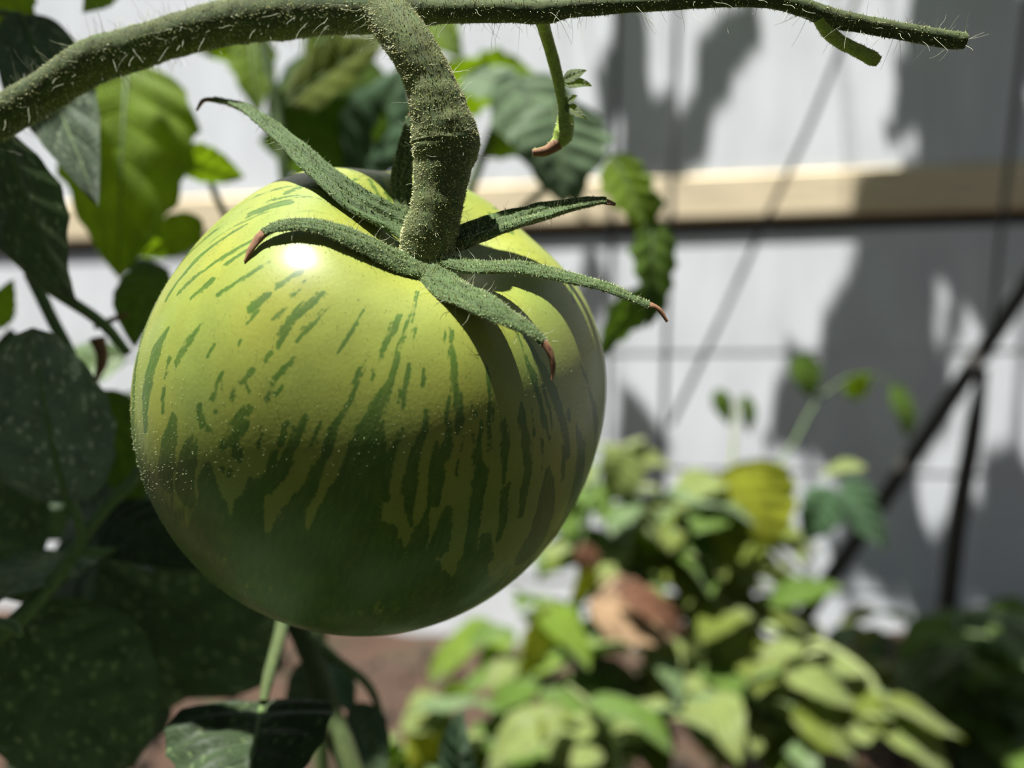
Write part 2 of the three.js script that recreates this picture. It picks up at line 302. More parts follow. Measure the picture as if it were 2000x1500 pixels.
// dark stripes of the skin: polar angle from the stalk, longitude, width in mm, point after point
const STRIPES = [
  [0.66,2.388,0.45,0.764,2.388,0.64,0.869,2.409,0.79],[0.88,2.524,1.3,0.974,2.534,0.66],[0.597,2.21,0.66,0.691,2.22,0.85],[0.618,2.136,0.27,0.691,2.126,0.46],
  [0.744,2.22,1.27,0.806,2.22,1.13],[0.796,2.189,0.41,0.859,2.178,0.27],[0.607,2.011,0.64,0.681,2.032,1.11,0.744,2.042,0.85,0.796,2.032,1.09,0.848,2.011,0.48],
  [0.639,1.937,0.31,0.754,1.958,0.71,0.796,1.958,0.41],[0.733,2.094,0.63,0.785,2.105,0.57],[0.586,1.77,0.32,0.681,1.77,0.53,0.764,1.77,0.23],
  [0.963,2.356,0.29,1.058,2.356,1.04,1.141,2.346,0.78],[1.131,2.524,1.08,1.225,2.503,3.26,1.361,2.45,2.74,1.477,2.377,1.38],[0.911,2.157,0.54,0.942,2.136,0.27],
  [0.984,2.241,0.32,1.026,2.231,0.48],[0.88,2.021,0.73,0.911,2.021,0.73],[0.848,1.927,0.41,0.88,1.927,0.35],[0.901,1.937,0.82,0.942,1.948,0.71],[0.963,2.042,0.88,1.016,2.053,0.78],
  [1.037,2.136,0.57,1.131,2.115,0.38],[1.058,2.063,0.61,1.079,2.053,0.61],[0.953,1.906,0.41,0.984,1.916,0.48],[0.963,1.948,0.48,1.016,1.937,0.67],[1.183,2.147,0.83,1.225,2.105,1.25],
  [1.225,2.084,0.89,1.225,2.073,0.8],[1.152,2.084,0.67,1.152,2.084,0.67],[1.068,1.969,1.02,1.121,1.99,1.21,1.152,2,0.84],[1.141,1.969,1.89,1.204,1.979,1.44,1.246,2,1.07],
  [1.183,1.969,0.98,1.246,1.927,1.01],[1.299,2.231,1.54,1.424,2.21,3.11,1.571,2.199,3.29],[1.288,2.126,0.55,1.393,2.115,2.75,1.529,2.084,3.83],
  [1.016,1.77,0.82,1.1,1.77,1.34,1.215,1.77,1.71,1.299,1.812,2.44],[1.005,1.707,0.29,1.089,1.707,0.54,1.121,1.717,0.3],
  [0.733,1.634,0.23,0.806,1.644,0.51,0.922,1.634,0.73,1.005,1.655,0.92,1.11,1.644,1.2,1.246,1.655,1.71,1.351,1.676,2.62],[0.712,1.581,0.29,0.806,1.581,0.34],
  [1.278,2.89,1.49,1.403,2.744,2.35,1.508,2.566,2.02,1.749,2.482,1.79],[0.733,2.859,0.56,0.984,2.827,1.41,1.131,2.744,1.27],[0.555,2.618,0.39,0.827,2.639,0.94,1.047,2.67,0.83],
  [0.681,2.566,0.5,0.806,2.566,0.66],
  [0.398,1.497,0.31,0.545,1.497,0.33,0.607,1.508,0.43,0.785,1.497,0.79,0.901,1.518,1.92,1.037,1.529,2.79,1.162,1.518,3.47,1.299,1.529,4.81,1.456,1.518,6.56],
  [0.545,1.571,0.67,0.607,1.571,0.86,0.681,1.581,0.58,0.754,1.581,0.28,0.796,1.581,0.28],[0.723,1.435,0.34,0.785,1.424,0.85,0.869,1.414,0.45],[0.806,1.445,0.28,0.859,1.435,0.34],
  [0.723,1.361,0.23,0.754,1.351,0.52,0.785,1.351,0.23],[0.524,1.246,0.28,0.607,1.225,0.57,0.67,1.215,0.85,0.744,1.204,0.95,0.806,1.173,1.08,0.88,1.162,1.09,0.922,1.162,0.61],
  [0.859,1.309,0.46,0.932,1.299,0.7,0.974,1.309,0.94,1.047,1.319,1.44,1.152,1.309,1.67,1.267,1.267,0.72],
  [0.806,1.225,0.41,0.901,1.204,0.66,0.974,1.194,1.1,1.037,1.215,1.62,1.121,1.215,1.97,1.183,1.204,1.24],[0.963,1.246,0.72,1.026,1.236,1.23,1.079,1.236,1.01],
  [0.681,1.026,0.34,0.733,1.026,0.73,0.785,1.016,0.54,0.88,1.016,0.74,0.984,1.016,0.35],
  [0.859,1.058,0.32,0.942,1.058,0.66,1.016,1.058,1.38,1.068,1.037,2.17,1.152,1.037,1.7,1.257,1.026,1.55,1.414,0.995,2.4],[0.932,1.089,0.65,1.005,1.079,0.54],
  [0.859,0.942,0.36,0.901,0.942,1.18,0.974,0.932,1.38,1.037,0.932,0.96,1.11,0.922,0.43],[1.121,0.901,0.71,1.152,0.911,1.07,1.204,0.901,1.52,1.299,0.89,1.29,1.351,0.89,0.92],
  [0.827,0.838,0.49,0.89,0.838,1.34,0.984,0.817,1.61,1.068,0.806,1.35,1.152,0.806,1.55,1.267,0.806,1.05],
  [0.565,0.744,0.28,0.67,0.754,0.63,0.744,0.723,1.02,0.848,0.712,0.97,0.932,0.691,0.93,0.995,0.67,0.33],
  [0.576,0.681,0.4,0.681,0.66,1.18,0.764,0.618,1.67,0.89,0.576,1.73,0.984,0.545,1.29,1.11,0.524,1.46],[0.785,0.67,0.3,0.88,0.649,0.74,0.953,0.639,0.34],
  [1.016,0.44,0.73,1.141,0.398,2.71,1.278,0.387,3.39,1.403,0.398,4.08],[0.922,0.262,0.6,1.026,0.241,1.53,1.173,0.209,1.89,1.351,0.188,1.96],[0.984,0.723,0.51,1.1,0.712,0.45],
  [1.121,0.67,1.23,1.215,0.66,3.33,1.34,0.649,4.4,1.508,0.649,6.04],[1.058,0.565,0.81,1.194,0.555,1.17],[1.34,0.367,3.13,1.571,0.377,6.49,1.676,0.482,8.07,1.801,0.607,8.04],
  [0.942,1.477,0.91,1.068,1.456,1.78,1.215,1.435,2.59,1.382,1.414,4.59],[0.984,1.55,0.8,1.089,1.539,1.78,1.204,1.518,1.91],
  [0.942,1.393,0.34,0.995,1.403,0.7,1.058,1.414,1.54,1.183,1.393,1.41],[1.204,1.141,1.32,1.267,1.141,2.19,1.372,1.141,2.65],[1.204,1.215,0.7,1.278,1.225,1.64,1.414,1.215,2.99],
  [1.33,0.953,1.64,1.456,0.922,2.83],[1.288,2.105,0.54,1.382,2.094,1.82],[1.351,2.021,1.42,1.424,2,3.28,1.487,1.958,4.49],[1.152,1.979,0.55,1.246,1.937,1.17],
  [1.309,1.937,0.63,1.33,1.937,0.56],[1.319,1.979,0.57,1.319,1.969,0.65],[1.309,2.231,1.12,1.466,2.199,2.96],[1.309,1.833,2.2,1.466,1.822,4.45,1.623,1.812,6.95],
  [1.351,1.676,2.92,1.497,1.655,6.13,1.644,1.623,7.83],[1.477,1.958,4.02,1.665,1.969,5.48],[1.456,1.518,6.56,1.634,1.456,9.95],[1.34,1.361,4.45,1.55,1.299,8.15],
  [1.414,1.194,3.57,1.602,1.121,7.78],[1.414,0.995,2.84,1.613,0.942,7.26],[0.775,0.283,0.28,0.89,0.262,0.6],[0.932,0.503,1.16,0.953,0.503,1.18],[0.827,1.1,0.38,0.859,1.089,0.44],
  [0.67,1.141,0.25,0.733,1.131,0.19],[0.555,1.833,0.33,0.555,1.833,0.33],[0.555,1.267,0.2,0.66,1.278,0.12],[0.565,1.456,0.26,0.628,1.445,0.18],[0.419,1.497,0.19,0.555,1.477,0.2],
  [0.377,3.225,0.36,0.398,3.655,0.61],[0.387,3.78,0.46,0.22,3.655,0.46],[0.419,3.948,0.78,0.23,3.812,0.57],[0.565,2.995,1.7,0.733,2.985,1.43],[0.524,3.257,0.73,0.597,3.152,1.16],
  [0.398,5.194,0.97,0.398,5.519,0.95],[0.545,5.948,0.63,0.618,6.262,0.91],[1.257,2.346,0.78,1.319,2.304,0.79],[1.162,2.398,0.64,1.225,2.367,0.52],[1.047,2.126,0.29,1.079,2.105,0.36],
  [0.995,2.053,0.52,1.026,2.011,0.32],[1.11,1.895,0.38,1.173,1.885,0.53],[1.058,1.822,0.6,1.131,1.812,0.88],[1.162,1.822,0.77,1.257,1.801,1.51],[0.838,1.655,0.17,0.88,1.644,0.17],
  [0.859,0.775,0.36,0.953,0.775,0.47],[0.932,1.131,0.31,0.984,1.131,0.32],[1.016,1.141,0.32,1.068,1.141,0.4],
];
function fruitTexture() {
  const w = 2048, h = 1024, mask = new Float32Array(w * h).fill(-9);
  for (const s of STRIPES) for (let k = 0; k + 5 < s.length; k += 3) {
    const [t0, p0, w0, t1, p1, w1] = s.slice(k, k + 6), st = Math.sin((t0 + t1) / 2), mx = TR * 1000 * st, my = TR * 1000;
    const hw = Math.max(w0, w1) / 2 + 1.2, v0 = (Math.min(t0, t1) - hw / my) / Math.PI * h, v1 = (Math.max(t0, t1) + hw / my) / Math.PI * h;
    const c0 = (Math.min(p0, p1) - hw / mx) / 6.28319 * w, c1 = (Math.max(p0, p1) + hw / mx) / 6.28319 * w;
    const ax = p0 * mx, ay = t0 * my, bx = p1 * mx, by = t1 * my, dx = bx - ax, dy = by - ay, dd = dx * dx + dy * dy + 1e-9;
    for (let j = Math.max(0, Math.floor(v0)); j <= Math.min(h - 1, Math.ceil(v1)); j++) for (let i = Math.floor(c0); i <= Math.ceil(c1); i++) {
      const X = (i + 0.5) / w * 6.28319 * mx, Y = (j + 0.5) / h * Math.PI * my, q = clamp(((X - ax) * dx + (Y - ay) * dy) / dd, 0, 1);
      const d = lerp(w0, w1, q) / 2 - Math.hypot(X - ax - dx * q, Y - ay - dy * q), o = j * w + ((i % w) + w) % w;
      if (d > mask[o]) mask[o] = d;
    }
  }
  const bump = new Uint8Array(w * h * 4);
  const tex = dataTex(w, h, (u, v, i, j) => {
    const th = v * Math.PI, ph = u * 6.28319, s = Math.sin(th), X = Math.cos(ph) * s, Z = Math.sin(ph) * s, Y = Math.cos(th);
    const cx = Math.cos(ph), cz = Math.sin(ph);
    const streak = noise3(cx * 9, cz * 9, th * 1.1), fine = noise3(cx * 34, cz * 34, th * 9), dots = noise3(X * 45, Y * 45, Z * 45), big = noise3(X * 2.2, Y * 2.2, Z * 2.2), mot = noise3(X * 7, Y * 7, Z * 7 + 3);
    let m = sstep(mask[j * w + i] + 0.22 * fine + 0.16 * dots, -0.10, 0.16);
    const far = Math.max(sstep(Math.abs(((ph - FRONT + 9.42478) % 6.28319) - 3.14159), 1.45, 1.8), sstep(th + 0.08 * fine, 1.45, 1.75));
    const wild = sstep(streak + 0.35 * fine + 0.2 * dots - lerp(0.75, -1.15, sstep(th, 0.8, 1.9)), -0.10, 0.22) * far;
    m = Math.max(m, wild) * (0.86 + 0.10 * fine + 0.06 * mot);
    const y = 0.5 + 0.5 * big, base = [lerp(0.185, 0.235, y), lerp(0.24, 0.255, y), lerp(0.048, 0.040, y)], g = 1 + 0.06 * mot + 0.04 * dots;
    const dark = [0.048 + 0.012 * mot, 0.105 + 0.02 * mot, 0.014];
    const speck = sstep(noise3(X * 170, Y * 170, Z * 170), 0.72, 0.9) * 0.25;
    const b = (128 + 60 * dots + 50 * noise3(X * 130, Y * 130, Z * 130)) | 0; bump[(j * w + i) * 4] = b; bump[(j * w + i) * 4 + 1] = b; bump[(j * w + i) * 4 + 2] = b; bump[(j * w + i) * 4 + 3] = 255;
    return [0, 1, 2].map((c) => toS(lerp(lerp(base[c] * g, dark[c], m), [0.36, 0.40, 0.16][c], speck)));
  }, true);
  const bt = new THREE.DataTexture(bump, w, h); bt.wrapS = bt.wrapT = THREE.RepeatWrapping; bt.magFilter = bt.minFilter = THREE.LinearFilter; bt.needsUpdate = true;
  return [tex, bt];
}
const FRONT = 1.257;
const tomato = thing('tomato', 'large unripe green tomato with dark green stripes hanging from the hairy stem', 'tomato');
tomato.position.copy(TC);
const inv = (p) => p.clone().sub(TC);
let fruitGeo;
{
  const nu = 220, nv = 130, P = [], N = [], U = [], I = [];
  for (let j = 0; j <= nv; j++) for (let i = 0; i <= nu; i++) {
    const th = clamp(j / nv * Math.PI, 0.0005, Math.PI - 0.0005), ph = i / nu * 2 * Math.PI, e = 0.002, p = fruit(th, ph);
    const n = fruit(th, ph + e).sub(fruit(th, ph - e)).cross(fruit(Math.min(th + e, Math.PI), ph).sub(fruit(Math.max(th - e, 0), ph))).normalize(); if (n.dot(p) < 0 && th > 0.5) n.negate(); if (th <= 0.5 && n.y < 0) n.negate();
    p.applyQuaternion(TQ); n.applyQuaternion(TQ); P.push(p.x, p.y, p.z); N.push(n.x, n.y, n.z); U.push(i / nu, j / nv);
  }
  for (let j = 0; j < nv; j++) for (let i = 0; i < nu; i++) { const a = j * (nu + 1) + i, b = a + nu + 1; I.push(a, a + 1, b, a + 1, b + 1, b); }
  fruitGeo = new THREE.BufferGeometry(); fruitGeo.setAttribute('position', new THREE.Float32BufferAttribute(P, 3)); fruitGeo.setAttribute('normal', new THREE.Float32BufferAttribute(N, 3)); fruitGeo.setAttribute('uv', new THREE.Float32BufferAttribute(U, 2)); fruitGeo.setIndex(I);
  const [map, bump] = fruitTexture();
  const skinMat = new THREE.MeshPhysicalMaterial({ map, roughness: 0.5, specularIntensity: 0.3, bumpMap: bump, bumpScale: 0.000014, clearcoat: 0.4, clearcoatRoughness: 0.27 });
  const skin = mesh('fruit_skin', fruitGeo, skinMat, tomato);
  hair('skin_hair', fruitGeo, 16000, [0.00009, 0.00026], 0.25, [GLAND.clone().scale(0.5, 1, 0.5)], bloomMat, skin, 31);
}
// sepals: a channelled strip along a spine, brown withered tip
const sepalTex = dataTex(128, 256, (u, v) => { const r = Math.cos((u - 0.5) * 6.283 * 2.5) * 0.08, n = noise3(u * 6, v * 12, 1) * 0.12, f = noise3(u * 40, v * 80, 2) * 0.15, k = 0.72 + r + n + f; return [toS(k * 0.95), toS(k), toS(k * 0.85)]; }, true);
const sepalMat = new THREE.MeshStandardMaterial({ color: C(0.064, 0.112, 0.030), map: sepalTex, roughness: 0.85, bumpMap: sepalTex, bumpScale: 0.0003 });
function sepalGeo(sp, hint, t0, t1, ridge) {
  const curve = new THREE.CatmullRomCurve3(sp.map((p) => p[0]), false, 'centripetal'), n = sp.length, nt = Math.max(6, Math.round(46 * (t1 - t0))), nu = 12, P = [], U = [], I = [];
  for (const lower of [0, 1]) for (let j = 0; j <= nt; j++) {
    const t = lerp(t0, t1, j / nt), c = curve.getPoint(t), T = curve.getTangent(t).normalize(), f = t * (n - 1), k = Math.min(n - 2, Math.floor(f)), q = f - k, w = lerp(sp[k][1], sp[k + 1][1], q * q * (3 - 2 * q));
    const hn = hint.clone().lerp(sp[k][2] ?? hint, 0.0), N = hn.sub(T.clone().multiplyScalar(hn.dot(T))).normalize(), B = T.clone().cross(N);
    for (let i = 0; i <= nu; i++) {
      const u = i / nu * 2 - 1, edge = Math.sqrt(Math.max(0, 1 - u * u)), th = (0.00042 + 0.09 * w) * edge * (0.5 + 0.5 * (1 - t));
      let h = -0.16 * w * u * u + ridge * w * (Math.abs(u) * 0.9 - 0.12 * Math.cos(u * 11)) + 0.05 * w * noise3(u * 2, t * 9, sp[0][1] * 9e4);
      h += lower ? -th : th * 0.6;
      const p = c.clone().addScaledVector(B, u * w / 2).addScaledVector(N, h); P.push(p.x, p.y, p.z); U.push(i / nu, t);
    }
  }
  const w1 = nu + 1, off = (nt + 1) * w1;
  for (let j = 0; j < nt; j++) for (let i = 0; i < nu; i++) { const a = j * w1 + i; I.push(a, a + 1, a + w1, a + 1, a + w1 + 1, a + w1); const b = a + off; I.push(b, b + w1, b + 1, b + 1, b + w1, b + w1 + 1); }
  const g = new THREE.BufferGeometry(); g.setAttribute('position', new THREE.Float32BufferAttribute(P, 3)); g.setAttribute('uv', new THREE.Float32BufferAttribute(U, 2)); g.setIndex(I); g.computeVertexNormals();
  return g;
}
const SEP = [   // [px, py, depth, width px]..., facing, share of length that is green, ridge
  { s: [[845, 500, .1035, 60], [775, 442, .104, 72], [690, 395, .1035, 74], [610, 328, .1052, 60], [540, 262, .1085, 44], [480, 215, .1125, 30], [428, 197, .118, 16], [398, 196, .1185, 9], [384, 216, .1185, 5]], n: V(0.45, 0.5, 0.75), g: 0.80, r: 0.35 },
  { s: [[850, 535, .0985, 60], [780, 508, .0968, 74], [700, 468, .0950, 62], [620, 440, .0945, 48], [555, 438, .0942, 38], [515, 453, .0940, 27], [492, 482, .0935, 17], [478, 511, .0932, 6]], n: V(0.05, 0.75, 0.65), g: 0.72, r: 0.1 },
  { s: [[835, 520, .0985, 66], [880, 560, .0955, 84], [940, 590, .093, 76], [1000, 622, .0918, 54], [1046, 652, .0912, 32], [1070, 678, .0910, 18], [1080, 708, .0911, 13], [1078, 742, .0914, 5]], n: V(0.15, 0.75, 0.65), g: 0.66, r: 0.1 },
  { s: [[860, 505, .0995, 50], [930, 520, .098, 54], [1010, 520, .097, 50], [1100, 538, .096, 44], [1190, 562, .0955, 36], [1250, 588, .095, 24], [1286, 602, .095, 13], [1304, 628, .095, 6]], n: V(0.0, 0.85, 0.5), g: 0.78, r: 0.12 },
  { s: [[860, 490, .1025, 50], [910, 470, .1035, 84], [980, 445, .104, 82], [1060, 420, .1045, 62], [1130, 402, .105, 40], [1180, 394, .1053, 22], [1202, 399, .1054, 8]], n: V(-0.35, 0.75, 0.6), g: 0.86, r: 0.35 },
  { s: [[815, 480, .1055, 40], [792, 420, .1085, 52], [784, 360, .110, 48], [790, 300, .111, 36], [797, 250, .1115, 22], [800, 222, .1118, 6]], n: V(-0.3, 0.1, 1), g: 0.97, r: 0.2 },
];
SEP.forEach((s, k) => {
  const sp = s.s.map(([x, y, d, w]) => [inv(at(x, y, d)), pxw(w, d)]);
  const g = sepalGeo(sp, s.n, 0, s.g, s.r), m = mesh('sepal', g, sepalMat, tomato);
  const tip = mesh('withered_tip', sepalGeo(sp, s.n, s.g - 0.01, 1, s.r * 0.5), brownTipMat, m); tip.userData.label = 'shrivelled brown sepal tip';
  hair('fuzz', g, 3600, [0.00012, 0.00035], 0.5, [GLAND], sepalGlandMat, m, 60 + k);
  hair('fuzz', g, 160, [0.0005, 0.0018], 0.55, HAIRS, hairMat, m, 90 + k);
});
{ // fruit stalk below the knuckle
  const pts = [[868, 296, .1005, 126], [864, 330, .1005, 112], [858, 370, .1005, 102], [850, 420, .1005, 100], [838, 462, .1008, 106], [834, 495, .1015, 108], [834, 525, .1035, 90]].map(([x, y, d, w]) => [inv(at(x, y, d)), pxw(w, d) / 2]);
  const g = sweep(pts, 60, 28, 0.035, 11), m = mesh('fruit_stalk', g, pedMat, tomato);
  hair('stalk_hair', g, 4600, [0.00012, 0.00032], 0.4, [GLAND], glandMat, m, 21);
  hair('stalk_hair', g, 60, [0.0006, 0.0020], 0.6, HAIRS, hairMat, m, 22);
}

// ------------------------------------------------------------------ the plant that carries it
const plant = thing('tomato_plant', 'leafy tomato plant whose hairy stem carries the striped fruit', 'plant');
{
  const vine = stalk('vine', plant, [[V(-0.135, -0.02, -0.135), 0.006], [V(-0.128, 0.15, -0.13), 0.0055], [V(-0.118, 0.33, -0.125), 0.005], [V(-0.12, 0.52, -0.12), 0.0045], [V(-0.14, 0.72, -0.12), 0.003]], stemMat, 60, 12);
  const tp = [[-420, 470, .128, 74], [-200, 330, .122, 76], [0, 230, .118, 76], [90, 178, .1175, 74], [190, 117, .117, 82], [250, 100, .117, 80], [330, 74, .1165, 76], [430, 48, .1155, 82], [540, 32, .1135, 88], [640, 24, .110, 84], [730, 24, .106, 78], [800, 24, .1035, 60], [870, 22, .1022, 46], [1000, 22, .1015, 42], [1060, 24, .1015, 44], [1120, 16, .1018, 34], [1250, 8, .102, 30], [1400, 0, .1022, 28], [1500, 0, .1022, 30], [1560, 12, .102, 34], [1620, 34, .102, 36], [1700, 50, .1018, 32], [1800, 68, .1015, 32], [1860, 78, .1013, 33], [1884, 80, .1012, 31]];
  const g = sweep(tp.map(([x, y, d, w]) => [at(x, y, d), pxw(w, d) / 2]), 260, 22, 0.045, 5), truss = mesh('truss_stem', g, stemMat, plant);
  hair('stem_hair', g, 16000, [0.00010, 0.00036], 0.5, [GLAND], glandMat, truss, 41);
  hair('stem_hair', g, 1500, [0.0008, 0.0042], 0.55, HAIRS, hairMat, truss, 42);
  const pp = [[752, 22, .1040, 84], [782, 60, .1015, 92], [812, 105, .1, 92], [838, 160, .1, 98], [856, 215, .1, 112], [867, 255, .1003, 128], [870, 282, .1005, 134], [869, 293, .1005, 130], [868, 298, .1005, 118]];
  const pg = sweep(pp.map(([x, y, d, w]) => [at(x, y, d), pxw(w, d) / 2]), 80, 28, 0.03, 8), ped = mesh('knuckle_stalk', pg, pedMat, plant);
  hair('stem_hair', pg, 7000, [0.00012, 0.00032], 0.4, [GLAND], glandMat, ped, 43);
  hair('stem_hair', pg, 170, [0.0008, 0.0026], 0.5, HAIRS, hairMat, ped, 44);
  const sg = sweep([[1602, 34, .102, 30], [1616, 60, .1026, 26], [1642, 82, .103, 24], [1680, 101, .103, 25], [1702, 113, .103, 27], [1716, 120, .103, 20]].map(([x, y, d, w]) => [at(x, y, d), pxw(w, d) / 2]), 40, 14, 0.05, 4), stub = mesh('stub', sg, youngStemMat, plant);
  hair('stem_hair', sg, 500, [0.0001, 0.0003], 0.5, [GLAND], glandMat, stub, 45);
  // the wilted flower stalk
  const bg = sweep([[1056, 30, .1015, 30], [1064, 60, .104, 25], [1080, 115, .106, 24], [1092, 165, .107, 22], [1098, 205, .1075, 18], [1104, 235, .1075, 34], [1100, 262, .1075, 40], [1086, 282, .1075, 26], [1066, 294, .1075, 18], [1042, 298, .1075, 14]].map(([x, y, d, w]) => [at(x, y, d), pxw(w, d) / 2]), 70, 12, 0.02, 3), bud = mesh('flower_stalk', bg, leafStemYoung(), plant);
  hair('stem_hair', bg, 500, [0.0001, 0.0003], 0.5, [GLAND], glandMat, bud, 46);
  const wt = mesh('withered_tip', sweep([[1090, 280, .1074, 26], [1066, 295, .1074, 20], [1040, 299, .1074, 15]].map(([x, y, d, w]) => [at(x, y, d), pxw(w, d) / 2]), 12, 10), brownTipMat, bud); wt.userData.label = 'shrivelled brown flower tip';
  for (const [x0, y0, x1, y1, w] of [[1100, 158, 1146, 138, 26], [1100, 162, 1156, 168, 26], [1102, 205, 1128, 186, 20], [1102, 205, 1146, 234, 24]]) leaf(bud, at(x0, y0, .1072), at(x1, y1, .1065), pxw(w, .107), V(0, 0.2, 1), LM.bright, { curl: 0.6, serr: 0, fold: 0.4, nv: 14, nu: 8 });
}
function leafStemYoung() { return youngStemMat; }

// leaves of the plant, traced by place: [base px, py, depth, tip px, py, depth, width px, tint, facing, curl]
const FRONTL = [
  [42, 30, .150, 192, 402, .140, 165, 'grey', V(0.25, 0.35, 0.9), 0.4, 1],
  [20, -60, .165, 30, 135, .160, 90, 'bright', V(0.4, -0.5, 0.8), 0.5, 0],
  [215, -40, .17, 162, 26, .165, 60, 'bright', V(0.3, -0.5, 0.8), 0.4, 0],
  [250, 120, .205, 232, 545, .20, 250, 'bright', V(0.3, -0.55, 0.78), 0.9, 1],
  [350, 300, .21, 478, 345, .215, 80, 'bright', V(0.2, -0.5, 0.85), 0.5, 0],
  [395, 428, .21, 262, 500, .21, 80, 'bright', V(0.2, -0.4, 0.9), 0.7, 0],
  [250, 528, .20, 335, 530, .205, 48, 'teal', V(0, 0.5, 0.86), 0.4, 0],
  [300, 520, .175, 262, 680, .165, 110, 'green', V(0.1, -0.2, 1), 0.6, 0],
  [10, 255, .135, 150, 600, .145, 190, 'dark', V(-0.35, 0.35, 0.87), 0.4, 1],
  [-90, 290, .15, 60, 520, .15, 170, 'grey', V(0.5, 0.5, 0.8), 0.5, 0],
  [132, 985, .150, 66, 640, .140, 225, 'downy', V(0.2, 0.45, 0.87), 0.55, 2],
  [60, 1000, .19, 20, 640, .185, 260, 'dark', V(0.3, 0.3, 0.9), 0.3, 0],
  [150, 1090, .17, -20, 1190, .14, 190, 'mature', V(0.1, 0.85, 0.5), 0.5, 0],
  [-60, 900, .17, 60, 1180, .165, 240, 'mature', V(0.2, 0.2, 0.95), 0.4, 0],
  [30, 1215, .160, 262, 1498, .155, 300, 'mature', V(0.15, 0.5, 0.85), 0.6, 2],
  [190, 1090, .195, 545, 1310, .185, 300, 'mature', V(-0.1, 0.4, 0.9), 0.5, 2],
  [380, 1060, .21, 300, 1400, .20, 320, 'mature', V(0.1, 0.2, 0.95), 0.5, 0],
  [210, 1010, .165, 400, 1110, .155, 150, 'deep', V(0.1, 0.6, 0.8), 0.5, 0],  // added leaf, meant to shade the low leaf in front
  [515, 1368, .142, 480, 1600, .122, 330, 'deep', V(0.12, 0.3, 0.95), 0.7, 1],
  [250, 1075, .175, 300, 1120, .16, 60, 'teal', V(0.1, 0.9, 0.4), 0.3, 0],
  [210, 1020, .185, 360, 1010, .18, 130, 'mature', V(0.0, 0.8, 0.6), 0.4, 0],
  [200, 760, .175, 275, 1000, .17, 130, 'green', V(0.3, 0.1, 0.95), 0.4, 0],
  [640, 1300, .20, 690, 1400, .19, 70, 'teal', V(0.2, 0.8, 0.5), 0.6, 0],
  [700, 1370, .19, 740, 1560, .18, 90, 'dark', V(0.3, 0.2, 0.9), 0.4, 0],
  [660, 1290, .21, 560, 1420, .2, 120, 'dark', V(0, 0.3, 0.9), 0.4, 0],
  [-20, 640, .18, 25, 545, .175, 60, 'bright', V(0.3, -0.5, 0.8), 0.4, 0],
  [910, 1560, .19, 900, 1388, .185, 105, 'teal', V(-0.5, 0.1, 0.85), 0.5, 1],
];
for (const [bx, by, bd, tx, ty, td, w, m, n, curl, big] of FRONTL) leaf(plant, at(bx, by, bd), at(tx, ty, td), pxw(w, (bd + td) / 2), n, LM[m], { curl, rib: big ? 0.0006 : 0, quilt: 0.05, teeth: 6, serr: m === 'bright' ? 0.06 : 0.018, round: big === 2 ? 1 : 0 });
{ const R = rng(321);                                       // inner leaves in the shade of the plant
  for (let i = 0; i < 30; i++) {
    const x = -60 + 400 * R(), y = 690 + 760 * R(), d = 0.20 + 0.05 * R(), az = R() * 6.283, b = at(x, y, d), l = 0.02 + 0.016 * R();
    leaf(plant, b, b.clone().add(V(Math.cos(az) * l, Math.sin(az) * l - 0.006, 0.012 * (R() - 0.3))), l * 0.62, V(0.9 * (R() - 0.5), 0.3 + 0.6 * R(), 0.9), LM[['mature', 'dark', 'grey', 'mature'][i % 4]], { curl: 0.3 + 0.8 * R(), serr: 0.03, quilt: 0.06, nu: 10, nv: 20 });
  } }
// stalks among them
for (const [pts, mat] of [
  [[[-260, 330, .15, 26], [0, 475, .15, 26], [95, 560, .15, 24], [200, 632, .152, 22], [250, 690, .155, 18]], petioleMat],
  [[[60, 535, .16, 26], [100, 620, .158, 24], [140, 700, .157, 22], [150, 760, .157, 18]], petioleMat],
  [[[-300, 1380, .135, 40], [0, 1240, .145, 38], [90, 1150, .15, 34], [140, 1085, .152, 28], [158, 1052, .152, 24], [148, 1000, .151, 18], [130, 960, .150, 12]], petioleMat],
  [[[155, 1060, .152, 26], [200, 1000, .155, 26], [270, 925, .16, 22], [300, 860, .165, 14]], petioleMat],
  [[[150, 1075, .153, 22], [200, 1078, .155, 18], [255, 1072, .16, 12]], petioleMat],
  [[[185, 640, .16, 10], [215, 626, .16, 12], [250, 614, .16, 8]], brownTipMat],
  [[[190, 660, .162, 30], [200, 700, .162, 22], [185, 750, .16, 10]], brownTipMat],
  [[[560, 1180, .17, 26], [545, 1250, .155, 26], [525, 1320, .145, 24], [514, 1372, .140, 18]], stemMat],
  [[[480, 1080, .20, 40], [590, 1240, .19, 44], [640, 1380, .18, 46], [690, 1520, .175, 48], [800, 2000, .17, 50], [900, 3800, .16, 52]], stemMat],
  [[[600, 1240, .188, 24], [660, 1290, .19, 20], [720, 1340, .19, 18], [752, 1420, .19, 12]], petioleMat],
  [[[-300, 1250, .14, 40], [20, 1220, .136, 22], [40, 1240, .134, 14]], petioleMat],
  [[[-300, 560, .14, 36], [-120, 700, .16, 30], [-60, 900, .17, 18]], petioleMat],
  [[[-300, 120, .14, 30], [-100, 20, .15, 22], [42, 30, .15, 12]], petioleMat],
]) {
  const p = pts.map(([x, y, d, w]) => [at(x, y, d), pxw(w, d) / 2]);
  if (pts[0][0] < -250) p.unshift([V(-0.121, p[0][0].y - 0.008, -0.126), p[0][1]]);   // outer petioles spring from the vine
  stalk('petiole', plant, p, mat, 40, 10);
}

